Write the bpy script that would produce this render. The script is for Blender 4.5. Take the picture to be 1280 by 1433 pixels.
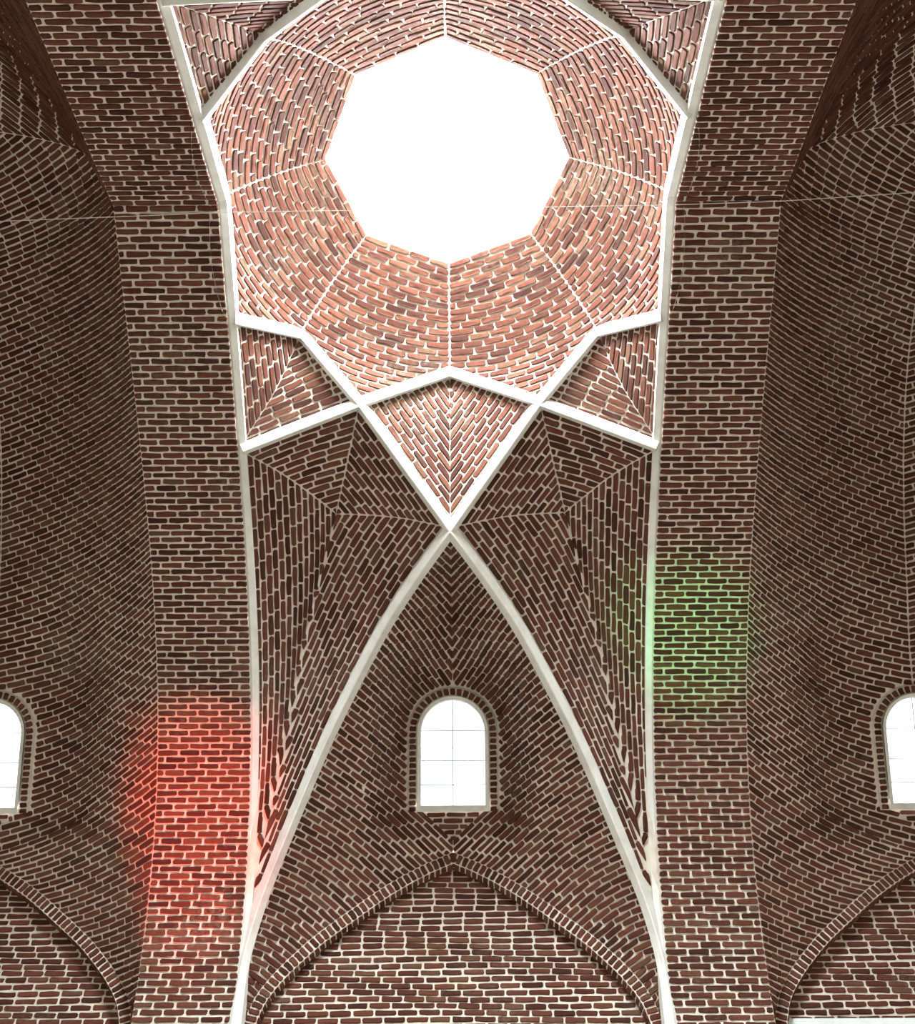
import bpy, math, random
import numpy as np
from mathutils import Matrix, Vector
random.seed(7); RNG = np.random.default_rng(7)
for o in list(bpy.data.objects): bpy.data.objects.remove(o, do_unlink=True)
scene = bpy.context.scene
col = scene.collection
ZO = 1.6                       # camera height above the floor; all plan data below is relative to the eye level

# ------------------------------------------------------------------ camera
F_PX, PITCH, YAW, ROLL = 1666.1, math.radians(46.012), math.radians(0.456), math.radians(-0.043)
CAM = np.array([0.1353, -5.3207, 0.0])
cam_d = bpy.data.cameras.new('camera'); cam = bpy.data.objects.new('camera', cam_d); col.objects.link(cam)
cam_d.sensor_fit = 'HORIZONTAL'; cam_d.sensor_width = 36.0; cam_d.lens = 36.0 * F_PX / 1280.0
cam_d.clip_start = 0.05; cam_d.clip_end = 200
cam.location = (CAM[0], CAM[1], CAM[2] + ZO)
cam.rotation_euler = (Matrix.Rotation(YAW, 3, 'Z') @ Matrix.Rotation(math.pi / 2 + PITCH, 3, 'X') @ Matrix.Rotation(ROLL, 3, 'Z')).to_euler()
scene.camera = cam

# ------------------------------------------------------------------ sky, exposure
scene.view_settings.view_transform = 'Standard'; scene.view_settings.look = 'None'
scene.view_settings.gamma = 1.0; scene.view_settings.use_curve_mapping = False
scene.view_settings.exposure = 0.0
world = bpy.data.worlds.new('sky'); scene.world = world; world.use_nodes = True
bg = world.node_tree.nodes['Background']; bg.inputs[0].default_value = (0.92, 0.97, 1.0, 1); bg.inputs[1].default_value = 190.0

def light(name, kind, loc, power, color, size=0.3, target=None, **kw):
    d = bpy.data.lights.new(name, kind); d.energy = power; d.color = color
    if kind == 'AREA': d.shape = 'RECTANGLE'; d.size = size; d.size_y = kw.get('size_y', size)
    else: d.shadow_soft_size = size
    if kind == 'SPOT': d.spot_size = math.radians(kw['angle']); d.spot_blend = kw.get('blend', 1.0)
    o = bpy.data.objects.new(name, d); col.objects.link(o); o.location = (loc[0], loc[1], loc[2])
    if target is not None:
        o.rotation_euler = (Vector(target) - Vector(loc)).to_track_quat('-Z', 'Y').to_euler()
    if kw.get('portal'): d.cycles.is_portal = True
    return o
light('oculus_portal', 'AREA', (0, 0, 11.98), 1, (1, 1, 1), 2.6, (0, 0, 0), portal=True)
# shop front lamps on both sides of the street, below the picture; they light the walls from underneath as in the photograph
for bx, k, nm in ((-4.95, .6, 'left'), (0.0, 1.0, 'middle'), (4.95, .85, 'right')):
    light('shop_lamp_far_%s_offscreen' % nm, 'POINT', (bx, 4.5, 3.3), 165 * k, (1.0, 0.95, 0.85), 0.25)
    light('shop_lamp_near_%s_offscreen' % nm, 'POINT', (bx, -3.6, 2.6), 14 * k, (1.0, 0.93, 0.82), 0.25)
# one red and one green lamp down in the street, throwing the two coloured patches up the arches
light('red_lamp_offscreen', 'SPOT', (-2.52, 3.9, 0.6), 9500, (1.0, 0.018, 0.011), 0.1, (-2.50, 5.02, 7.95), angle=15)
light('green_lamp_offscreen', 'SPOT', (2.36, 3.0, 0.6), 2300, (0.06, 1.0, 0.2), 0.1, (2.34, 3.76, 9.27), angle=12)

# ------------------------------------------------------------------ materials
def mat_base(name, rough=0.9):
    m = bpy.data.materials.new(name); m.use_nodes = True; nt = m.node_tree
    b = nt.nodes['Principled BSDF']; b.inputs['Roughness'].default_value = rough
    b.inputs['Specular IOR Level'].default_value = 0.2
    return m, nt, b
def node(nt, t, **kw):
    n = nt.nodes.new(t)
    for k, v in kw.items(): setattr(n, k, v)
    return n
def ramp(nt, stops):
    r = node(nt, 'ShaderNodeValToRGB'); e = r.color_ramp.elements
    while len(e) < len(stops): e.new(0.5)
    for i, (p, c) in enumerate(stops): e[i].position = p; e[i].color = (*c, 1)
    return r
def noise(nt, vec, scale, detail=4, rough=0.55):
    n = node(nt, 'ShaderNodeTexNoise'); n.inputs['Scale'].default_value = scale
    n.inputs['Detail'].default_value = detail; n.inputs['Roughness'].default_value = rough
    nt.links.new(vec, n.inputs['Vector']); return n
def mixc(nt, fac, a, b):
    m = node(nt, 'ShaderNodeMix', data_type='RGBA')
    nt.links.new(fac, m.inputs['Factor'])
    for s, v in ((m.inputs[6], a), (m.inputs[7], b)):
        if isinstance(v, tuple): s.default_value = (*v, 1)
        else: nt.links.new(v, s)
    return m.outputs[2]
def brick_material():
    m, nt, b = mat_base('fired_brick', 0.92)
    geo = node(nt, 'ShaderNodeNewGeometry'); oi = node(nt, 'ShaderNodeObjectInfo')
    add = node(nt, 'ShaderNodeMath', operation='ADD'); nt.links.new(oi.outputs['Random'], add.inputs[0]); nt.links.new(geo.outputs['Random Per Island'], add.inputs[1])
    fr = node(nt, 'ShaderNodeMath', operation='FRACT'); nt.links.new(add.outputs[0], fr.inputs[0])
    r = ramp(nt, [(0, (.038, .012, .0075)), (.25, (.060, .0185, .011)), (.55, (.080, .025, .0145)), (.85, (.104, .036, .021)), (1, (.094, .046, .027))])
    nt.links.new(fr.outputs[0], r.inputs[0])
    pos = geo.outputs['Position']
    n1 = noise(nt, pos, 1.1, 5, .6); s1 = ramp(nt, [(.54, (0, 0, 0)), (.72, (1, 1, 1))]); nt.links.new(n1.outputs['Fac'], s1.inputs[0])
    n2 = noise(nt, pos, 26, 3, .6); s2 = ramp(nt, [(.40, (0, 0, 0)), (.75, (1, 1, 1))]); nt.links.new(n2.outputs['Fac'], s2.inputs[0])
    ml = node(nt, 'ShaderNodeMath', operation='MULTIPLY'); nt.links.new(s1.outputs[0], ml.inputs[0]); nt.links.new(s2.outputs[0], ml.inputs[1])
    c1 = mixc(nt, ml.outputs[0], r.outputs[0], (.13, .10, .068))
    n3 = noise(nt, pos, 60, 3, .6); s3 = ramp(nt, [(.3, (.72, .72, .72)), (.7, (1.15, 1.15, 1.15))]); nt.links.new(n3.outputs['Fac'], s3.inputs[0])
    mm = node(nt, 'ShaderNodeMix', data_type='RGBA', blend_type='MULTIPLY'); mm.inputs['Factor'].default_value = 1
    nt.links.new(c1, mm.inputs[6]); nt.links.new(s3.outputs[0], mm.inputs[7])
    nt.links.new(mm.outputs[2], b.inputs['Base Color'])
    bp = node(nt, 'ShaderNodeBump'); bp.inputs['Strength'].default_value = .5; bp.inputs['Distance'].default_value = .006
    nt.links.new(n3.outputs['Fac'], bp.inputs['Height']); nt.links.new(bp.outputs[0], b.inputs['Normal'])
    return m
def mortar_material():
    m, nt, b = mat_base('lime_mortar', 0.95)
    geo = node(nt, 'ShaderNodeNewGeometry'); pos = geo.outputs['Position']
    n1 = noise(nt, pos, 9, 5, .6); r = ramp(nt, [(.25, (.46, .415, .35)), (.5, (.58, .535, .46)), (.8, (.66, .615, .53))]); nt.links.new(n1.outputs['Fac'], r.inputs[0])
    n2 = noise(nt, pos, 70, 3, .6)
    bp = node(nt, 'ShaderNodeBump'); bp.inputs['Strength'].default_value = .4; bp.inputs['Distance'].default_value = .006
    nt.links.new(n2.outputs['Fac'], bp.inputs['Height']); nt.links.new(bp.outputs[0], b.inputs['Normal'])
    nt.links.new(r.outputs[0], b.inputs['Base Color']); return m
def plaster_material():
    m, nt, b = mat_base('grey_white_plaster', 0.8)
    geo = node(nt, 'ShaderNodeNewGeometry'); pos = geo.outputs['Position']
    n1 = noise(nt, pos, 5, 6, .65); r = ramp(nt, [(.3, (.50, .50, .47)), (.55, (.60, .61, .58)), (.8, (.66, .67, .65))]); nt.links.new(n1.outputs['Fac'], r.inputs[0])
    nt.links.new(r.outputs[0], b.inputs['Base Color']); return m
def plain(name, c, rough=.8, metal=0.0):
    m, nt, b = mat_base(name, rough)
    geo = node(nt, 'ShaderNodeNewGeometry'); n1 = noise(nt, geo.outputs['Position'], 8, 4, .6)
    r = ramp(nt, [(.2, tuple(x * .85 for x in c)), (.8, tuple(min(1, x * 1.1) for x in c))]); nt.links.new(n1.outputs['Fac'], r.inputs[0])
    nt.links.new(r.outputs[0], b.inputs['Base Color']); b.inputs['Metallic'].default_value = metal; return m
def glass_material():
    m = bpy.data.materials.new('thin_window_glass'); m.use_nodes = True; nt = m.node_tree; nt.nodes.clear()
    out = node(nt, 'ShaderNodeOutputMaterial'); tr = node(nt, 'ShaderNodeBsdfTransparent'); gl = node(nt, 'ShaderNodeBsdfGlossy')
    tr.inputs[0].default_value = (.115, .117, .118, 1); gl.inputs['Roughness'].default_value = .1
    mx = node(nt, 'ShaderNodeMixShader'); mx.inputs[0].default_value = .03
    nt.links.new(tr.outputs[0], mx.inputs[1]); nt.links.new(gl.outputs[0], mx.inputs[2]); nt.links.new(mx.outputs[0], out.inputs[0]); return m
BRICK, MORTAR, PLASTER = brick_material(), mortar_material(), plaster_material()
STONE, IRON, GLASS = plain('floor_stone', (.28, .255, .225), .6), plain('window_iron', (.35, .36, .37), .5), glass_material()
LEDGE = plain('pale_ledge_plaster', (.60, .66, .66)); WIRE = plain('galvanised_wire', (.62, .60, .57), .5)

# ------------------------------------------------------------------ helpers
def tag(o, label=None, cat=None, group=None, kind=None):
    for k, v in (('label', label), ('category', cat), ('group', group), ('kind', kind)):
        if v: o[k] = v
    return o
def new_mesh_obj(name, verts, faces, m, parent=None, smooth=False):
    me = bpy.data.meshes.new(name)
    v = np.asarray(verts, float).copy(); v[:, 2] += ZO
    me.from_pydata([tuple(x) for x in v.tolist()], [], faces); me.materials.append(m)
    if smooth: me.polygons.foreach_set('use_smooth', [True] * len(me.polygons))
    o = bpy.data.objects.new(name, me); col.objects.link(o)
    if parent: o.parent = parent
    return o
class Crv:
    """smooth curve through points, parametrised by arc length (0..1)"""
    def __init__(self, pts, smooth=True, n=24):
        P = np.array(pts, float)
        if smooth and len(P) > 2:
            E = np.vstack([2 * P[0] - P[1], P, 2 * P[-1] - P[-2]]); out = []
            for i in range(len(P) - 1):
                p0, p1, p2, p3 = E[i:i + 4]; t = np.linspace(0, 1, n, endpoint=False)[:, None]
                out.append(.5 * (2 * p1 + (p2 - p0) * t + (2 * p0 - 5 * p1 + 4 * p2 - p3) * t ** 2 + (3 * p1 - p0 - 3 * p2 + p3) * t ** 3))
            P = np.vstack(out + [P[-1:]])
        self.P = P; L = np.r_[0, np.cumsum(np.linalg.norm(np.diff(P, axis=0), axis=1))]
        self.len = L[-1]; self.u = L / L[-1]
    def __call__(self, t):
        t = np.clip(np.asarray(t, float), 0, 1)
        return np.stack([np.interp(t, self.u, self.P[:, k]) for k in range(3)], -1)
    def at(self, k, val):      # arc parameter of the sample whose coordinate k is nearest val
        return self.u[np.argmin(abs(self.P[:, k] - val))]
    def cut(self, a, b, n=60): return Crv(self(np.linspace(a, b, n)), False)
def join(*cs): return Crv(np.vstack([c.P if i == 0 else c.P[1:] for i, c in enumerate(cs)]), False)
def flip(c): return Crv(c.P[::-1], False)
def mirror(c, sx=1, sy=1): return Crv(c.P * [sx, sy, 1], False)
def project(P):
    P = np.asarray(P, float); X, Y, Z = (P - CAM).T
    X, Y = X * math.cos(YAW) + Y * math.sin(YAW), -X * math.sin(YAW) + Y * math.cos(YAW)
    d = Y * math.cos(PITCH) + Z * math.sin(PITCH); v = Z * math.cos(PITCH) - Y * math.sin(PITCH)
    return 640 + F_PX * X / d, 716.5 - F_PX * v / d, d

# brick meshes, shared by all copies: rounded, slightly crooked blocks
def brick_mesh(L, H, seed):
    r = random.Random(seed); hx, hy = L / 2, H / 2
    c = min(.0105, hx * .4); n3 = hx * .36
    out = [(-hx + c, -hy), (-n3 * .3, -hy), (hx - c, -hy), (hx, -hy * .55), (hx, hy * .6), (hx - c * .9, hy), (n3 * .4, hy), (-hx + c, hy), (-hx, hy * .55), (-hx, -hy * .6)]
    out = [(x + r.uniform(-.004, .004), y + r.uniform(-.0035, .0035)) for x, y in out]
    V = [(x * 1.0, y * 1.0, -.012) for x, y in out] + [(x, y, .007) for x, y in out] + [(x * (1 - .005 / hx), y * (1 - .004 / hy), .012 + r.uniform(-.002, .002)) for x, y in out]
    n = len(out); Fs = []
    for k in (0, n):
        for i in range(n): j = (i + 1) % n; Fs.append((k + i, k + j, k + n + j, k + n + i))
    Fs.append(tuple(range(2 * n, 3 * n)))
    me = bpy.data.meshes.new('brick'); me.from_pydata(V, [], Fs); me.materials.append(BRICK)
    return me, np.array(V), Fs
KIND = [(.19, [brick_mesh(.19, .046, s) for s in range(8)]), (.13, [brick_mesh(.13, .046, 20 + s) for s in range(5)]), (.075, [brick_mesh(.075, .046, 40 + s) for s in range(5)]), (.042, [brick_mesh(.042, .046, 60 + s) for s in range(4)])]
def pick(length):
    best = min(KIND, key=lambda k: abs(math.log(k[0] / length))); return best[0], random.choice(best[1])

class Host:
    """one piece of masonry: a mortar bed mesh with its bricks"""
    def __init__(self, name, label, cat=None, kind='structure', focus=(0, 0, 2.0), group=None, matl=None):
        self.name, self.label, self.cat, self.kind, self.focus, self.group = name, label, cat, kind, np.array(focus, float), group
        self.V, self.F, self.B, self.matl = [], [], [], matl or MORTAR
    def grid(self, fn, nu, nv, hole=None):
        s, t = np.meshgrid(np.linspace(0, 1, nu + 1), np.linspace(0, 1, nv + 1)); P = fn(s.ravel(), t.ravel())
        b = sum(len(v) for v in self.V); self.V.append(P)
        a = (np.arange(nv)[:, None] * (nu + 1) + np.arange(nu)[None]).ravel(); q = np.stack([a, a + 1, a + nu + 2, a + nu + 1], 1)
        if hole is not None: q = q[~hole(P[q].mean(1))]
        self.F += [tuple(f) for f in (q + b).tolist()]
    def course(self, P, Bv, mask=None, pitch=.212, gap=.0085, off=0.0, vgap=.0165, hmax=.053):
        """bricks along the polyline P; Bv = full-height vector of the course at every sample"""
        d = np.linalg.norm(np.diff(P, axis=0), axis=1); S = np.r_[0, np.cumsum(d)]
        if S[-1] < .03: return
        runs = []; mask = np.ones(len(P), bool) if mask is None else mask; i = 0
        while i < len(P):
            if mask[i]:
                j = i
                while j + 1 < len(P) and mask[j + 1]: j += 1
                runs.append((S[i], S[j], i == 0, j == len(P) - 1)); i = j + 1
            else: i += 1
        ip = lambda A, x: np.array([np.interp(x, S, A[:, k]) for k in range(3)])
        for a0, b0, open0, open1 in runs:
            x = math.floor(a0 / pitch) * pitch - (off % pitch) - pitch; cuts = [a0]
            while x < b0:
                c = x + random.uniform(-.006, .006)
                if a0 + .05 < c < b0 - .05: cuts.append(c)
                x += pitch
            cuts.append(b0)
            for q in range(len(cuts) - 1):
                a, b = cuts[q] + gap, cuts[q + 1] - gap
                if b - a < .022: continue
                A_, B_ = ip(P, a), ip(P, b); D = B_ - A_; L = np.linalg.norm(D)
                if L < .02: continue
                D /= L; c = (A_ + B_) / 2; h = ip(Bv, (a + b) / 2); h = h - D * (h @ D); H = np.linalg.norm(h)
                if H < .03: continue
                h /= H; hh = min(H - vgap, hmax)
                if hh < .014: continue
                k0 = k1 = 0.0
                if open0 and q == 0: k0 = (Bv[0] @ D) / max(1e-4, Bv[0] @ h)
                if open1 and q == len(cuts) - 2: k1 = (Bv[-1] @ D) / max(1e-4, Bv[-1] @ h)
                lim = .85 * L / hh; k0, k1 = (max(-lim, min(lim, k)) if abs(k) > .15 else 0.0 for k in (k0, k1))
                if k0 * k1 < 0 and (abs(k0) + abs(k1)) * hh > 1.7 * L: k0, k1 = k0 * .5, k1 * .5
                N = np.cross(D, h)
                if N @ (self.focus - c) < 0: N = -N; D = -D; k0, k1 = -k1, -k0
                if not k0 and not k1 and L > .1:
                    ang = random.uniform(-.02, .02); D, h = D * math.cos(ang) + h * math.sin(ang), h * math.cos(ang) - D * math.sin(ang)
                self.B.append((c + N * random.uniform(-.002, .003), D, h, N, L, hh * random.uniform(.93, 1.05), k0, k1))
    def patch(self, fn, pitch=.064, n=None, mask=None, stag=.5, samples=70, rng=(0, 1), **kw):
        S = np.linspace(0, 1, samples); tt = np.linspace(0, 1, 81); hs = []
        for s0 in (.15, .3, .5, .7, .85):            # height across the courses, measured square to them
            m, m2 = fn(np.full(81, s0), tt), fn(np.full(81, s0 + .02), tt); dr = m2 - m; dr /= np.linalg.norm(dr, axis=1)[:, None] + 1e-9
            st = np.diff(m, axis=0); st = st - dr[:-1] * (st * dr[:-1]).sum(1)[:, None]; l = np.linalg.norm(st, axis=1); l[-1] = l[-2]; hs.append(l)
        hc = np.r_[0, np.cumsum(np.mean(hs, 0))]; n = n or max(1, int(round(hc[-1] / pitch))); tc = np.interp(np.linspace(0, hc[-1], 2 * n + 1), hc, tt)
        for i in range(n):
            ta, t, tb_ = tc[2 * i], tc[2 * i + 1], tc[2 * i + 2]
            if not rng[0] <= t <= rng[1]: continue
            P, Pa, Pb = fn(S, np.full(samples, t)), fn(S, np.full(samples, ta)), fn(S, np.full(samples, tb_))
            self.course(P, Pb - Pa, None if mask is None else mask(P), off=(i % 2) * stag * .212 + random.uniform(-.025, .025), **kw)
    def finish(self, limit=300, margin=420):
        V = np.vstack(self.V); host = new_mesh_obj(self.name, V, self.F, self.matl, smooth=True)
        tag(host, self.label, self.cat, self.group, self.kind)
        if not self.B: return host
        C = np.array([b[0] for b in self.B]); x, y, d = project(C)
        N = np.array([b[3] for b in self.B]); vdir = CAM - C; vdir /= np.linalg.norm(vdir, axis=1)[:, None]
        facing = (N * vdir).sum(1)
        inside = (d > .5) & (x > -8) & (x < 1288) & (y > -8) & (y < 1441)
        near = (d > .5) & (x > -margin) & (x < 1280 + margin) & (y > -margin) & (y < 1433 + 200)
        area = np.array([b[4] * b[5] for b in self.B]) / np.maximum(d, .5) ** 2 * np.clip(facing, 0, 1)
        score = np.where(inside & (facing > .05), area, -1)
        order = np.argsort(-score); solo = set(int(i) for i in order[:limit] if score[i] > 0)
        SV, SF, base = [], [], 0
        for i, (c, D, h, Nn, L, H, k0, k1) in enumerate(self.B):
            L0, (me, mv, mf) = pick(L)
            if k0 or k1:       # brick cut to the slant of a fold or rib
                mv = mv.copy(); u = mv[:, 0] / L0 + .5; yy = mv[:, 1] * (H / .046)
                mv[:, 0] += (k0 * (1 - u) + k1 * u) * yy * (L0 / L)
                if i in solo: me = bpy.data.meshes.new('brick'); me.from_pydata(mv.tolist(), [], mf); me.materials.append(BRICK)
            M3 = np.stack([D * (L / L0), h * (H / .046), Nn], 1)
            if i in solo:
                o = bpy.data.objects.new('brick', me); col.objects.link(o); o.parent = host
                M = np.eye(4); M[:3, :3] = M3; M[:3, 3] = c + [0, 0, ZO]; o.matrix_basis = Matrix(M.tolist())
            elif near[i]:
                SV.append(mv @ M3.T + c); SF += [tuple(k + base for k in f) for f in mf]; base += len(mv)
        if SV:
            s = new_mesh_obj('brickwork', np.vstack(SV), SF, BRICK, host); s['kind'] = 'stuff'
        return host

def lathe_sweep(name, crv, section, normals, m, n=80, closed_sec=True):
    """sweep a section (side, out) along a curve; normals(P)->unit vectors pointing into the room"""
    P = crv(np.linspace(0, 1, n)) if not isinstance(crv, np.ndarray) else crv
    n = len(P); T = np.gradient(P, axis=0); T /= np.linalg.norm(T, axis=1)[:, None] + 1e-9
    N = normals(P); N = N - T * (N * T).sum(1)[:, None]; N /= np.linalg.norm(N, axis=1)[:, None]
    Sd = np.cross(T, N); k = len(section); V = []; Fc = []
    for i in range(n):
        for a, b in section: V.append(P[i] + Sd[i] * a + N[i] * b)
    for i in range(n - 1):
        for j in range(k if closed_sec else k - 1): j2 = (j + 1) % k; Fc.append((i * k + j, i * k + j2, (i + 1) * k + j2, (i + 1) * k + j))
    if closed_sec: Fc += [tuple(range(k))[::-1], tuple((n - 1) * k + j for j in range(k))]
    return V, Fc

# ------------------------------------------------------------------ key lines of the vault (metres, z from eye level)
W, BW = 2.014, 0.92                     # half width of a bay, width of the transverse arches
XB = W + BW; XC = 2 * W + BW            # outer edge of an arch, centre line of the next bay
tb = np.linspace(0, 1, 60)[:, None]
bz = (1 - tb) ** 3 * [0, 9.417] + 3 * (1 - tb) ** 2 * tb * [2.259, 8.423] + 3 * (1 - tb) * tb ** 2 * [5.345, 7.74] + tb ** 3 * [5.569, 4.52]
prof = np.vstack([bz, [[5.58, 4.1], [5.585, 3.2], [5.585, -ZO]]])      # half profile of a transverse arch (y, z)
def gz(y): return np.interp(np.abs(y), prof[:, 0], prof[:, 1])
def band_edge(x, z0=4.1):               # from the springing up to the crown on the far side
    q = prof[prof[:, 1] >= z0 - 1e-6][::-1]; return Crv(np.c_[np.full(len(q), x), q], False)
EDGE = band_edge(-W)
J = np.array([-W, 2.112, gz(2.112)]); T22 = np.array([-W, .9255, gz(.9255)]); M45 = np.array([-1.440, 1.455, 9.513])
T67 = np.array([-.875, 1.963, 9.069]); M90 = np.array([0, 1.963, 9.55]); T = np.array([0, 2.785, 8.15])
RIB = Crv([(-2.012, 5.60, 4.1), (-2.012, 5.60, 4.5), (-2.005, 5.59, 4.85), (-1.98, 5.55, 5.2), (-1.911, 5.456, 5.52), (-1.80, 5.30, 5.83), (-1.626, 5.056, 6.20), (-1.416, 4.762, 6.63),
           (-1.235, 4.508, 6.96), (-1.049, 4.247, 7.235), (-.841, 3.956, 7.51), (-.641, 3.675, 7.735), (-.397, 3.334, 7.925), (-.217, 3.08, 8.03), tuple(T)])
KA = (5.81 + 5.3207) / (5.70 + 5.3207)
def back(x, z): return (max(-2.012, x * KA), 5.81, z * KA)
ARCH = Crv([(-2.012, 5.80, 4.1)] + [back(x, z) for x, z in ((-1.985, 4.4), (-1.91, 4.72), (-1.825, 4.925), (-1.67, 5.14), (-1.50, 5.325), (-1.335, 5.485), (-1.07, 5.70), (-.70, 5.985), (-.33, 6.215), (0, 6.375))])
ARCH_Z = 6.375 * KA
MID = Crv([(0, 5.81, ARCH_Z), (0, 5.60, 6.828), (0, 5.30, 7.33), (0, 5.0, 7.833), (0, 4.47, 8.12), (0, 3.7, 8.255), (0, 2.785, 8.15)])
MID2 = Crv([(-XC, 5.81, ARCH_Z), (-XC, 5.60, 6.828), (-XC, 5.30, 7.33), (-XC, 5.0, 7.833), (-XC, 4.54, 8.45), (-XC, 3.94, 9.2), (-XC, 3.17, 9.95), (-XC, 2.3, 10.50), (-XC, 1.1, 10.87), (-XC, 0, 11.0)])
O = np.array([-1.14, 2.93, 8.50])
CREASE = Crv([(-1.975, 5.50, 5.48), (-1.925, 5.33, 5.83), (-1.865, 5.17, 6.16), (-1.72, 4.80, 6.76), (-1.60, 4.43, 7.24), (-1.49, 4.05, 7.63), (-1.37, 3.66, 7.97), (-1.23, 3.22, 8.30), tuple(O)])
WIN_B = np.array([0, 5.60, 6.828]); WIN_T = np.array([0, 5.0, 7.833]); WH = np.linalg.norm(WIN_T - WIN_B); WU = (WIN_T - WIN_B) / WH
WN = np.array([0, -WU[2], WU[1]]); WR = .375                               # window: up vector, inward normal, half width
def win_uv(P, x0, sy): Q = P * [1, sy, 1] - WIN_B - [x0, 0, 0]; return Q[:, 0], Q @ WU
def in_window(P, x0=0, sy=1, grow=0.0):
    a, b = win_uv(np.asarray(P), x0, sy); r = WR + grow; spring = WH - WR
    return (abs(a) < r) & (b > .006) & ((b < spring) | (a ** 2 + (b - spring) ** 2 < r * r)) & (np.asarray(P)[:, 2] > 6.3)
def flat(fn, x0, sy, wide):
    """the brickwork lies flush with the window where it meets it"""
    def g(s, t):
        P = fn(s, t); Q = P * [1, sy, 1] - WIN_B - [x0, 0, 0]; a, b, o = Q[..., 0], Q @ WU, Q @ WN
        sm = lambda d, r: (lambda w: w * w * (3 - 2 * w))(np.clip(1 - d / r, 0, 1))
        d = np.sqrt((np.maximum(np.abs(a) - WR - .11, 0) / wide) ** 2 + (np.maximum(-b - .02, 0) / .44) ** 2 + (np.maximum(b - WH - .11, 0) / wide) ** 2); w = sm(d, 1.0) * np.clip(np.asarray(s) * 2.2, 0, 1)
        return P - (w * o)[..., None] * WN * [1, sy, 1]
    return g
def sill_triangle(P, x0=0, sy=1):
    a, b = win_uv(np.asarray(P), x0, sy); return (b < 0.02) & (b > -.34) & (abs(a) < (b + .33) * 1.10) & (np.asarray(P)[:, 2] > 6.2)

def tri_patch(E, A, B):
    """E base curve, A and B side curves from its ends to the common apex"""
    def fn(s, t):
        s, t = np.asarray(s, float), np.asarray(t, float); o = A(1.0); s_, t_ = s[..., None], t[..., None]
        base = (1 - t_) * E(s) + t_ * o
        return base + (1 - s_) * (A(t) - ((1 - t_) * E(0.) + t_ * o)) + s_ * (B(t) - ((1 - t_) * E(1.) + t_ * o))
    return fn
def ruled(C1, C2, pairs, bulge, bdir, expo=None):
    """courses run from C1(t1) to C2(t2); pairs = matching (t1, t2)"""
    p1, p2 = np.array(pairs).T; k = np.linspace(0, 1, len(p1)) if False else (p1 + p2) / 2
    def fn(s, t):
        s, t = np.asarray(s, float), np.asarray(t, float)
        a, b = C1(np.interp(t, k, p1)), C2(np.interp(t, k, p2)); s_ = s[..., None]
        P = a * (1 - s_) + b * s_
        if expo is not None:
            e = expo(t); P = P.copy(); fz = 1 - (1 - s) ** e; fy = .5 * s + .5 * fz; P[..., 1] = a[..., 1] + (b[..., 1] - a[..., 1]) * fy; P[..., 2] = a[..., 2] + (b[..., 2] - a[..., 2]) * fz
        return P + np.array(bdir) * (bulge(t) * np.sin(np.pi * s))[..., None]
    return fn
def sgn(fn, sx=1, sy=1, dx=0.0):
    return lambda s, t: fn(s, t) * [sx, sy, 1] + [dx, 0, 0]
def straight(*p): return Crv(p, False)
def arcd(a, b, up):           # slightly raised line between two corners
    m = (np.array(a) + np.array(b)) / 2 + [0, 0, up]; return Crv([a, m, b])
UP = np.array([0, 0, .035])   # mortar beds lie this far above the rib lines
SIDE = {-1: 'red lit', 1: 'green lit'}

# ------------------------------------------------------------------ transverse arches
for sx in (-1, 1):
    lab = 'wide brick transverse arch washed with red light' if sx < 0 else 'wide brick transverse arch with a green light patch'
    h = Host('transverse_arch', lab, kind='structure', focus=(sx * (W + BW / 2), 0, 2))
    far = Crv(np.c_[np.zeros(len(prof)), prof][::-1], False); full = join(far, flip(mirror(far, 1, -1)))
    fn = lambda s, t: full(t) + np.stack([sx * (W + BW * s), 0 * s, 0 * s], -1)
    h.grid(fn, 2, 200)
    ta, tc = far.at(2, 3.0) * far.len / full.len, None
    seg = full.cut(ta, full.u[np.argmin(abs(full.P[:, 1] + 4.3) + (full.P[:, 2] < 5) * 9)], 300)
    fb = lambda s, t: seg(t) + np.stack([sx * (W - .012 + (BW + .02) * s), 0 * s, 0 * s], -1)
    h.patch(fb, pitch=.0655, samples=12, vgap=.0185, gap=.0095)
    # plain side faces above the soffit, so that the arch has a body
    for xx in (W, XB):
        h.grid(lambda s, t: full(t) + np.stack([0 * s + sx * xx, 0 * s, .25 * s], -1), 1, 120)
    h.finish()

# ------------------------------------------------------------------ dome with the octagonal oculus
DP = Crv([(2.25, 0, 8.95), (2.20, 0, 9.10), (2.12, 0, 9.30), (2.03, 0, 9.50), (1.92, 0, 9.66), (1.70, 0, 9.87), (1.42, 0, 10.08), (1.13, 0, 10.2555)])
def dome(phi, t):
    q = DP(t); rho, z = q[..., 0], q[..., 2]; k = np.clip((z - 9.45) / .80, 0, 1) ** 2.2
    ph = np.mod(phi, math.pi / 4) - math.pi / 8
    rho = rho * (1 - k + k * math.cos(math.pi / 8) / np.cos(ph))
    return np.stack([rho * np.cos(phi), rho * np.sin(phi), z], -1)
KEY = np.array([(0, 9.40), (23.6, 9.03), (45, 9.47), (66.0, 9.04), (90, 9.51)])
def z_rim(phi):
    a = np.degrees(np.mod(phi, 2 * math.pi)); a = np.where(a > 180, 360 - a, a); a = np.where(a > 90, 180 - a, a); return np.interp(a, KEY[:, 0], KEY[:, 1])
zt = DP(np.linspace(0, 1, 400))[:, 2]; TZ = lambda z: np.interp(z, zt, np.linspace(0, 1, 400))
h = Host('dome', 'bright brick dome ringed around the octagonal skylight opening', focus=(0, 0, 7))
h.grid(lambda s, t: dome(s * 2 * math.pi, TZ(z_rim(s * 2 * math.pi)) + t * (1 - TZ(z_rim(s * 2 * math.pi)))), 256, 16)
nC = int(DP.len / .0655)
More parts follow.
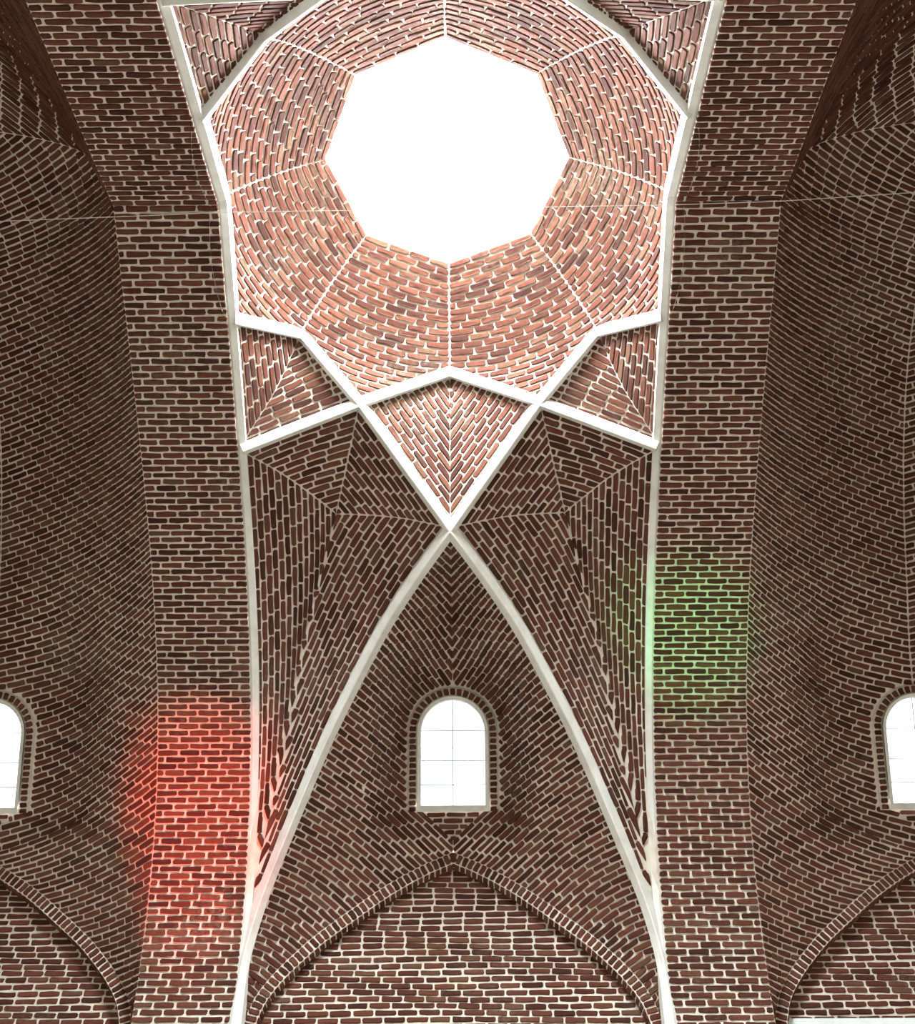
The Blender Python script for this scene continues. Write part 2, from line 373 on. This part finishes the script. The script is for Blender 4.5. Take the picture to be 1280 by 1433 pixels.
for k in range(8):
    S = np.linspace(k * math.pi / 4 + .0005, (k + 1) * math.pi / 4 - .0005, 60)
    for i in range(nC):
        P, Pa, Pb = (dome(S, np.full(60, (i + e) / nC)) for e in (.5, 0, 1)); msk = P[:, 2] > z_rim(S) + .035
        h.course(P, Pb - Pa, msk, off=(i % 2) * .106 + random.uniform(-.03, .03), vgap=.017, gap=.0068)
# octagonal kerb above the opening
oc = [(1.13 * math.cos(a), 1.13 * math.sin(a)) for a in np.arange(8) * math.pi / 4]
h.finish()
V, Fc = [], []
for r, z in ((1.13, 10.25), (1.15, 10.31), (1.75, 10.31), (1.75, 10.0)):
    V += [(r * math.cos(a), r * math.sin(a), z) for a in np.arange(8) * math.pi / 4]
for r in range(3):
    for i in range(8): j = (i + 1) % 8; Fc.append((r * 8 + i, r * 8 + j, r * 8 + 8 + j, r * 8 + 8 + i))
tag(new_mesh_obj('trim_1', V, Fc, MORTAR), 'octagonal mortar kerb around the skylight opening above the dome', kind='structure')

# ------------------------------------------------------------------ star panels
def crv_up(c, d=UP): return Crv(c.P + d, False)
j_arc, t22_arc = EDGE.at(1, J[1]), EDGE.at(1, T22[1])
t_v = EDGE.at(2, 5.48); V_PT = CREASE(0.)
def facets(quad):
    if quad == 'side_kite':
        cr = Crv([J, (-1.677, 1.777, 9.008), M45])
        return [tri_patch(EDGE.cut(t22_arc, j_arc), straight(T22, M45), cr), tri_patch(arcd(J, T67, .03), cr, straight(T67, M45))]
    if quad == 'low_kite':
        return [tri_patch(straight(T67, T), straight(T67, M90), arcd(T, M90, .05))]
    if quad == 'big':
        cJ, cT, cS = arcd(J, O, .06), arcd(T, O, .05), arcd(T67, O, -.03)
        edge = EDGE.cut(j_arc, t_v); edge.P[-1] = V_PT
        rb = RIB.cut(1, RIB.at(2, 5.50)); rb.P[-1] = V_PT
        return [tri_patch(arcd(J, T67, .03), cJ, cS), tri_patch(straight(T67, T), cS, cT), tri_patch(rb, cT, CREASE), tri_patch(edge, cJ, CREASE)]
def up(fn): return lambda s, t: fn(s, t) + UP
for sy in (1, -1):
    far = 'beside the kite above the window' if sy > 0 else 'on the dome side towards the street behind'
    h = Host('vault_panel', 'kite shaped brick panel pointing down at the crossing of the white ribs' if sy > 0 else 'kite shaped brick panel across the dome from the one above the middle window')
    for sx in (1, -1):
        for fn in facets('low_kite'):
            f2 = sgn(up(fn), sx, sy); h.grid(f2, 14, 14); h.patch(f2, pitch=.066)
    h.finish()
    for sx in (1, -1):
        w = {1: 'red lit', -1: 'green lit'}[sx]
        h = Host('vault_panel', ('small bright folded brick panel between dome and middle window, beside the %s arch' if sy > 0 else 'small folded brick panel across the dome from the middle window, beside the %s arch') % w)
        for fn in facets('side_kite'):
            f2 = sgn(up(fn), sx, sy); h.grid(f2, 14, 14); h.patch(f2, pitch=.066)
        h.finish()
        h = Host('vault_panel', ('tall dark tapering brick panel of four folds beside the %s arch' if sy > 0 else 'tall tapering brick panel across the street from the middle window, beside the %s arch') % w, focus=(-sx * 1.0, sy * 3.4, 4))
        for fn in facets('big'):
            f2 = sgn(up(fn), sx, sy); h.grid(f2, 20, 16)
            if sy > 0: h.patch(f2, pitch=.065, mask=lambda P: (np.abs(P[:, 0]) < W - .07) & (P[:, 2] > 5.78))
        h.finish()

# ------------------------------------------------------------------ lunettes around the windows (middle bay) and side vaults
rA, rW = RIB.at(2, 6.90), RIB.at(2, 7.80); PATH = join(ARCH, MID); pA = ARCH.len / PATH.len; pW = pA + MID.at(1, 4.97) * MID.len / PATH.len
LUN = ruled(RIB, PATH, [(0, 0), (rA, pA), (rW, pW), (1, 1)], lambda t: .10 * np.clip(t * 3, 0, 1) * np.clip((1 - t) * 3, 0, 1), (0, .5, .85))
def brick_window(h, x0, sy, bricks=True, surf=None):
    """ring of brick heads round the window, and level courses in the triangle below its sill"""
    sp = WH - WR; n = 46; path = [(-1, u) for u in np.linspace(-.035, sp, 14)[:-1]] + [(a, None) for a in np.linspace(math.pi, 0, 20)] + [(1, u) for u in np.linspace(sp, -.035, 14)[1:]]
    def pt(q, r):
        a, b = q
        xy = (a * r, b) if b is not None else (math.cos(a) * r, sp + math.sin(a) * r)
        return (WIN_B + np.array([xy[0] + x0, 0, 0]) + WU * xy[1] + WN * .012) * [1, sy, 1]
    ro, ri = np.array([pt(q, WR + .105) for q in path]), np.array([pt(q, WR) for q in path]); b = sum(len(v) for v in h.V)
    back = (WN * -.14) * [1, sy, 1]
    h.V += [ro + (WN * -.10) * [1, sy, 1], ro, ri, ri + back]; m = len(path)
    for r in range(3):
        for i in range(m - 1): h.F.append((b + r * m + i, b + r * m + i + 1, b + r * m + m + i + 1, b + r * m + m + i))
    if bricks:
        for i in range(m - 1):
            A_, B_ = (ro[i] + ro[i + 1]) / 2, (ri[i] + ri[i + 1]) / 2; c = A_ * .5 + B_ * .5; D = A_ - B_; L = np.linalg.norm(D); D /= L
            hv = (ro[i + 1] - ro[i]); hh = (np.linalg.norm(hv) + np.linalg.norm(ri[i + 1] - ri[i])) / 2; hv /= np.linalg.norm(hv); hv -= D * (D @ hv); N = WN * [1, sy, 1]
            if np.cross(D, hv) @ N < 0: hv = -hv
            h.B.append((c, D, hv, N, .072, min(hh - .016, .055), 0, 0))
        ss, tt = np.meshgrid(np.linspace(.5, 1, 70), np.linspace(.15, .7, 260)); G = surf(ss.ravel(), tt.ravel()) * [1, sy, 1] - WIN_B - [x0, 0, 0]
        ga, gb, go = np.abs(G[:, 0]), G @ WU, G @ WN; ok = (ga < .5) & (gb < .1) & (gb > -.5) & (np.abs(go) < .5); ga, gb, go = ga[ok], gb[ok], go[ok]
        for k in range(5):
            b_ = -.060 - k * .060; half = (b_ + .335) * 1.02
            if half < .03: continue
            X = np.linspace(-half, half, 16); off_ = np.array([go[np.argmin((ga - abs(x)) ** 2 + (gb - b_) ** 2)] for x in X]); off_ = np.convolve(np.r_[off_[0], off_, off_[-1]], [.25, .5, .25], 'valid')
            P = (WIN_B + [x0, 0, 0] + X[:, None] * np.array([1, 0, 0]) + WU * b_ + (off_[:, None] + .004) * WN) * [1, sy, 1]
            h.course(P, np.tile(WU * .060 * [1, sy, 1], (16, 1)), off=k * .1, gap=.008, vgap=.015)
def arch_rim(h, x0, sy, sgnx, bricks=True):
    """row of upright bricks along the wall arch and its soffit"""
    C = Crv(ARCH.P * [-sgnx, sy, 1] + [x0, 0, 0], False); cen = np.array([x0, sy * 5.81, 4.3])
    def inn(t):
        P = C(t); e = np.clip(np.asarray(t) + .012, 0, 1); Tn = C(e) - C(np.clip(np.asarray(t) - .012, 0, 1)); Tn /= np.linalg.norm(Tn, axis=-1)[..., None] + 1e-9
        Nn = np.stack([-Tn[..., 2], 0 * Tn[..., 0], Tn[..., 0]], -1); s = np.sign((Nn * (cen - P)).sum(-1))[..., None]; return P, Nn * np.where(s == 0, 1, s)
    def face(s, t): P, N = inn(t); return P + N * (np.asarray(s)[..., None] * .115) + [0, -sy * .012, 0]
    def soff(s, t): P, N = inn(t); return P + N * .115 + [0, -sy * .012, 0] + np.asarray(s)[..., None] * np.array([0, sy * .15, 0])
    h.grid(face, 1, 60); h.grid(soff, 1, 60)
    if bricks: h.patch(face, pitch=.066, samples=4, gap=.006); h.patch(soff, pitch=.066, samples=4, gap=.006)

for sy in (1, -1):
    h = Host('lunette', 'brick lunette around the middle arched window between the white ribs' if sy > 0 else 'brick lunette across the street from the middle window', focus=(0, 0, 4))
    for sx in (1, -1):
        f2 = flat(sgn(LUN, sx, sy), 0, sy, .45); h.grid(f2, 150, 220, hole=lambda P: in_window(P, 0, sy, .03))
        if sy > 0: h.patch(f2, pitch=.064, mask=lambda P: ~(in_window(P, 0, 1, .115) | sill_triangle(P)), samples=140)
        arch_rim(h, 0, sy, sx, sy > 0)
    brick_window(h, 0, sy, sy > 0, f2)
    h.finish()

XE = band_edge(-XB); RIDGE = Crv([(-XB, 0, XE(1.)[2]), (-3.02, 0, 9.80), (-3.2, 0, 10.15), (-3.5, 0, 10.48), (-3.9, 0, 10.70), (-4.3, 0, 10.84), (-XC, 0, 11.0)])
P1 = join(XE, RIDGE); ARCH2 = Crv(ARCH.P * [-1, 1, 1] * np.array([1, 1, 1]) + [-XC, 0, 0], False); P2 = join(ARCH2, MID2)
a1 = XE.at(2, 6.85) * XE.len / P1.len; a2 = XE.at(1, 3.5) * XE.len / P1.len; a3 = XE.len / P1.len
b1 = ARCH2.len / P2.len; b2 = b1 + MID2.at(1, 4.97) * MID2.len / P2.len; b3 = b1 + MID2.at(1, 1.6) * MID2.len / P2.len
SV = ruled(P1, P2, [(0, 0), (a1, b1), (a2, b2), (a3, b3), (1, 1)], lambda t: 0 * t, (0, 0, 1), expo=lambda t: 1 + 1.35 * np.clip(t * 2.2, 0, 1) * np.clip((1 - t) * 6, 0, 1))
for sx in (1, -1):
    lab = 'dark brick side vault with herringbone courses beside the %s arch' % {1: 'red lit', -1: 'green lit'}[sx]
    h = Host('side_vault', lab, focus=(-sx * XC, 0, 3))
    for sy in (1, -1):
        for half in (1, -1):
            def f2(s, t, sx=sx, sy=sy, half=half):
                P = SV(s, t)
                if half < 0: P = P * [-1, 1, 1] + [-2 * XC, 0, 0]
                return P * [sx, sy, 1]
            f2 = flat(f2, -sx * XC, sy, 1.2)
            hole = lambda P, sx=sx, sy=sy: in_window(P, -sx * XC, sy, .03)
            h.grid(f2, 90, 220 if sy > 0 else 120, hole=hole)
            if sy > 0: h.patch(f2, pitch=.0635, mask=lambda P, sx=sx: ~(in_window(P, -sx * XC, 1, .115) | sill_triangle(P, -sx * XC, 1)), samples=110)
            else: h.patch(f2, pitch=.0635, samples=110, rng=(.5, 1))
            arch_rim(h, -sx * XC, sy, sx * half, sy > 0)
        brick_window(h, -sx * XC, sy, sy > 0, f2)
    h.finish()

# ------------------------------------------------------------------ street walls under the wall arches
def wall_bay(name, x0, sy, lab, bricks):
    h = Host(name, lab, focus=(x0, 0, 3)); y = sy * 5.93; half = XC / 2
    f = lambda s, t: np.stack([x0 - half + 2 * half * s, 0 * s + y, -ZO + (6.55 + ZO) * t], -1)
    h.grid(f, 4, 12)
    if bricks:
        lo, hi = 3.4, 6.5; n = int((hi - lo) / .0655)
        for i in range(n):
            z = lo + (i + .5) * (hi - lo) / n; ax = np.interp(z + .02, ARCH.P[:, 2], -ARCH.P[:, 0]) if z < ARCH_Z else 0
            if ax < .1: continue
            ax = min(ax + .01, 2.0); S = np.linspace(-ax, ax, 60); P = np.stack([x0 + S, 0 * S + y + .002 * np.sin(S * 3 + i), 0 * S + z + .008 * np.sin(S * 2.3 + i * .7)], -1)
            h.course(P, np.tile([0, 0, (hi - lo) / n], (60, 1)), off=(i % 2) * .106 + random.uniform(-.05, .05), vgap=.018)
    return h.finish()
wall_bay('wall_far_middle', 0, 1, 'brick wall with level courses under the middle pointed arch', True)
wall_bay('wall_far_left', -XC, 1, 'brick wall under the pointed arch of the bay beyond the red lit arch', True)
wall_bay('wall_far_right', XC, 1, 'brick wall above the pale ledge in the bay beyond the green lit arch', True)
for nm, x0 in (('middle', 0), ('left', -XC), ('right', XC)): wall_bay('wall_near_' + nm, x0, -1, 'plain street wall across from %s' % {'middle': 'the middle window', 'left': 'the bay beyond the red lit arch', 'right': 'the bay beyond the green lit arch'}[nm], False)
for sx, nm in ((-1, 'left'), (1, 'right')):      # ends of the street, out of the picture
    q = np.linspace(-5.9, 5.9, 40); x = sx * (XC + W + .02)
    V = [(x, y, -ZO) for y in q] + [(x, y, 11.5) for y in q]; Fc = [(i, i + 1, 41 + i, 40 + i) for i in range(39)]
    tag(new_mesh_obj('wall_' + nm, V, Fc, MORTAR), 'end wall of the street beyond the %s arch' % ('red lit' if sx < 0 else 'green lit'), kind='structure')
V = [(-7.2, -6, -ZO), (7.2, -6, -ZO), (7.2, 6, -ZO), (-7.2, 6, -ZO)]
tag(new_mesh_obj('floor', V, [(0, 1, 2, 3)], STONE), 'stone street floor below the vaults', kind='structure')

# ------------------------------------------------------------------ plaster ribs
def keel(w, d): return [(-w, -.05), (-w, .012), (-.006, d), (.006, d), (w, .012), (w, -.05)]
def room_normal(P): N = np.array([0, 0, 2.0]) - P * [1, 1, 1]; N[:, 0] *= .3; return N / np.linalg.norm(N, axis=1)[:, None]
NT = [1]
def rib(label, runs, sy=1):
    V, Fc = [], []
    for P, w, d in runs:
        v, fc = lathe_sweep('', P, keel(w, d), room_normal, PLASTER); b = len(V); V += v; Fc += [tuple(b + k for k in f) for f in fc]
    NT[0] += 1; return tag(new_mesh_obj('trim_%d' % NT[0], V, Fc, PLASTER), label, kind='structure')
def seg(a, b, n=10): return np.array(a) + (np.array(b) - np.array(a)) * np.linspace(0, 1, n)[:, None]
def ext(a, b, e=.03): a, b = np.array(a), np.array(b); d = (b - a) / np.linalg.norm(b - a); return a - d * e, b + d * e
for sy in (1, -1):
    S_ = np.array([1, sy, 1]); mx = np.array([-1, 1, 1])
    place = 'above the middle window' if sy > 0 else 'opposite the middle window'
    Je = J + (T67 - J) * .045; pk = [Je, T67, M90, T67 * mx, Je * mx]
    rib('white plaster rib peaking at the dome foot, crossing the bay ' + place, [(seg(*ext(pk[i] * S_, pk[i + 1] * S_, .012)), .053, .066) for i in range(4)])
    for sx in (1, -1):
        f = np.array([sx, sy, 1]); side = 'red lit' if sx > 0 else 'green lit'; other = 'green lit' if sx > 0 else 'red lit'
        low = RIB(np.linspace(1, 0, 90)) * f * [-1, 1, 1]
        rib('white plaster rib from the dome foot at the %s arch down to the foot of the %s arch, %s' % (side, other, 'before the middle window' if sy > 0 else 'across the street'),
            [(seg(*ext((T22 + (M45 - T22) * .085) * f, M45 * f, .012)), .053, .066), (seg(*ext(M45 * f, T67 * f)), .053, .066), (seg(*ext(T67 * f, T * f)), .053, .066), (low, .066, .075)])
for sx in (-1, 1):
    q = np.vstack([prof[::-1], (prof * [-1, 1])[1:]]); q = q[(q[:, 1] > 2.0)]
    c = Crv(np.c_[np.full(len(q), sx * W), q], False)(np.linspace(0, 1, 260))
    V, Fc = lathe_sweep('', c, [(0, -.2), (0, -.022), (-sx * .02, -.016), (-sx * .078, -.036), (-sx * .082, -.2)], lambda P: np.stack([0 * P[:, 0], -P[:, 1] * .7, 0 * P[:, 0] - 3.5], -1) / np.linalg.norm(np.stack([0 * P[:, 0], -P[:, 1] * .7, 0 * P[:, 0] - 3.5], -1), axis=1)[:, None], PLASTER)
    NT[0] += 1
    tag(new_mesh_obj('trim_%d' % NT[0], V, Fc, PLASTER), 'white plaster strip along the inner edge of the %s arch' % ('red lit' if sx < 0 else 'green lit'), kind='structure')

# ------------------------------------------------------------------ windows
def bar(parent, name, a, b, r, m):
    a, b = Vector(a), Vector(b); d = (b - a).normalized(); u = d.orthogonal().normalized(); v = d.cross(u)
    V = [tuple(p + u * r * math.cos(k) + v * r * math.sin(k)) for p in (a, b) for k in np.arange(6) * math.pi / 3]
    return new_mesh_obj(name, V, [(i, (i + 1) % 6, 6 + (i + 1) % 6, 6 + i) for i in range(6)] + [tuple(range(6))[::-1], tuple(range(6, 12))], m, parent)
def window(n, x0, sy, lab):
    sp = WH - WR; S_ = np.array([1, sy, 1])
    def out(r, dep, m=20, b0=0.0):
        q = [(-r, b0)] + [(r * math.cos(a), sp + r * math.sin(a)) for a in np.linspace(math.pi, 0, m)] + [(r, b0)]
        return [(WIN_B + np.array([x0 + a, 0, 0]) + WU * b + WN * dep) * S_ for a, b in q]
    a_, b_, c_, d_ = out(WR + .004, .038, b0=-.028), out(WR - .034, .028, b0=.034), out(WR - .034, -.12, b0=.034), out(WR + .004, -.12, b0=-.028); m = len(a_)
    Fc = [(k * m + i, k * m + (i + 1) % m, (k + 1) * m + (i + 1) % m, (k + 1) * m + i) for k in range(3) for i in range(m)]
    fr = new_mesh_obj('window_%d' % n, a_ + b_ + c_ + d_, Fc, PLASTER); tag(fr, lab, kind='structure')
    g = out(WR - .030, -.085, b0=.03); g2 = out(WR - .030, -.091, b0=.03)
    new_mesh_obj('pane', g + g2, [tuple(range(m)), tuple(range(m, 2 * m))[::-1]] + [(i, m + i, m + (i + 1) % m, (i + 1) % m) for i in range(m)], GLASS, fr)
    def w(a, b): return (WIN_B + np.array([x0 + a, 0, 0]) + WU * b + WN * -.075) * S_
    for p, q in (((0, .03), (0, WH - .03)), ((-WR + .03, sp + .02), (WR - .03, sp + .02)), ((-WR + .03, .50), (WR - .03, .50)), ((-WR + .03, .25), (WR - .03, .25))):
        bar(fr, 'glazing_bar', w(*p), w(*q), .0048, IRON)
    arc = [w(-.33 + .66 * k / 8, .50 + .14 * math.sin(math.pi * k / 8)) for k in range(9)]
    V, Fc = lathe_sweep('', np.array(arc), [(.003 * math.cos(k), .003 * math.sin(k)) for k in np.arange(5) * math.pi * .4], lambda P: np.tile(WN * S_, (len(P), 1)), IRON)
    new_mesh_obj('curved_glazing_bar', V, Fc, IRON, fr)
window(1, 0, 1, 'round headed window in the brick lunette between the white ribs')
window(2, -XC, 1, 'round headed window in the side vault beyond the red lit arch')
window(3, XC, 1, 'round headed window in the side vault beyond the green lit arch')
for k, x0 in enumerate((0, -XC, XC)): window(4 + k, x0, -1, 'round headed window across the street from %s' % ('the middle window', 'the window beyond the red lit arch', 'the window beyond the green lit arch')[k])

# ------------------------------------------------------------------ small things
x0, x1, yy = XC - W + .02, XC + W, 5.93
V = [(x, y, z) for x in (x0, x1) for y, z in ((yy, 4.735), (yy - .05, 4.735), (yy - .04, 4.60), (yy, 4.56))]
tag(new_mesh_obj('trim_20', V, [(0, 1, 5, 4), (1, 2, 6, 5), (2, 3, 7, 6), (3, 2, 1, 0)[::-1], (4, 5, 6, 7)], LEDGE), 'pale plaster ledge at the foot of the wall in the green side bay', kind='structure')
wp = Crv([(-5.9, .17, 9.34), (-3.882, .11, 9.372), (-XB, .078, 9.372), (-W, .045, 9.375), (W, .004, 9.375), (XB, -.025, 9.372), (4.007, -.093, 9.375), (5.9, -.2, 9.38)], False)
V, Fc = lathe_sweep('', wp(np.linspace(0, 1, 60)), [(.004 * math.cos(k), .004 * math.sin(k)) for k in np.arange(6) * math.pi / 3], lambda P: np.tile([0, 0, -1.], (len(P), 1)), WIRE)
tag(new_mesh_obj('cable', V, Fc, WIRE), 'thin pale wire strung across the bays below the dome', 'cable')
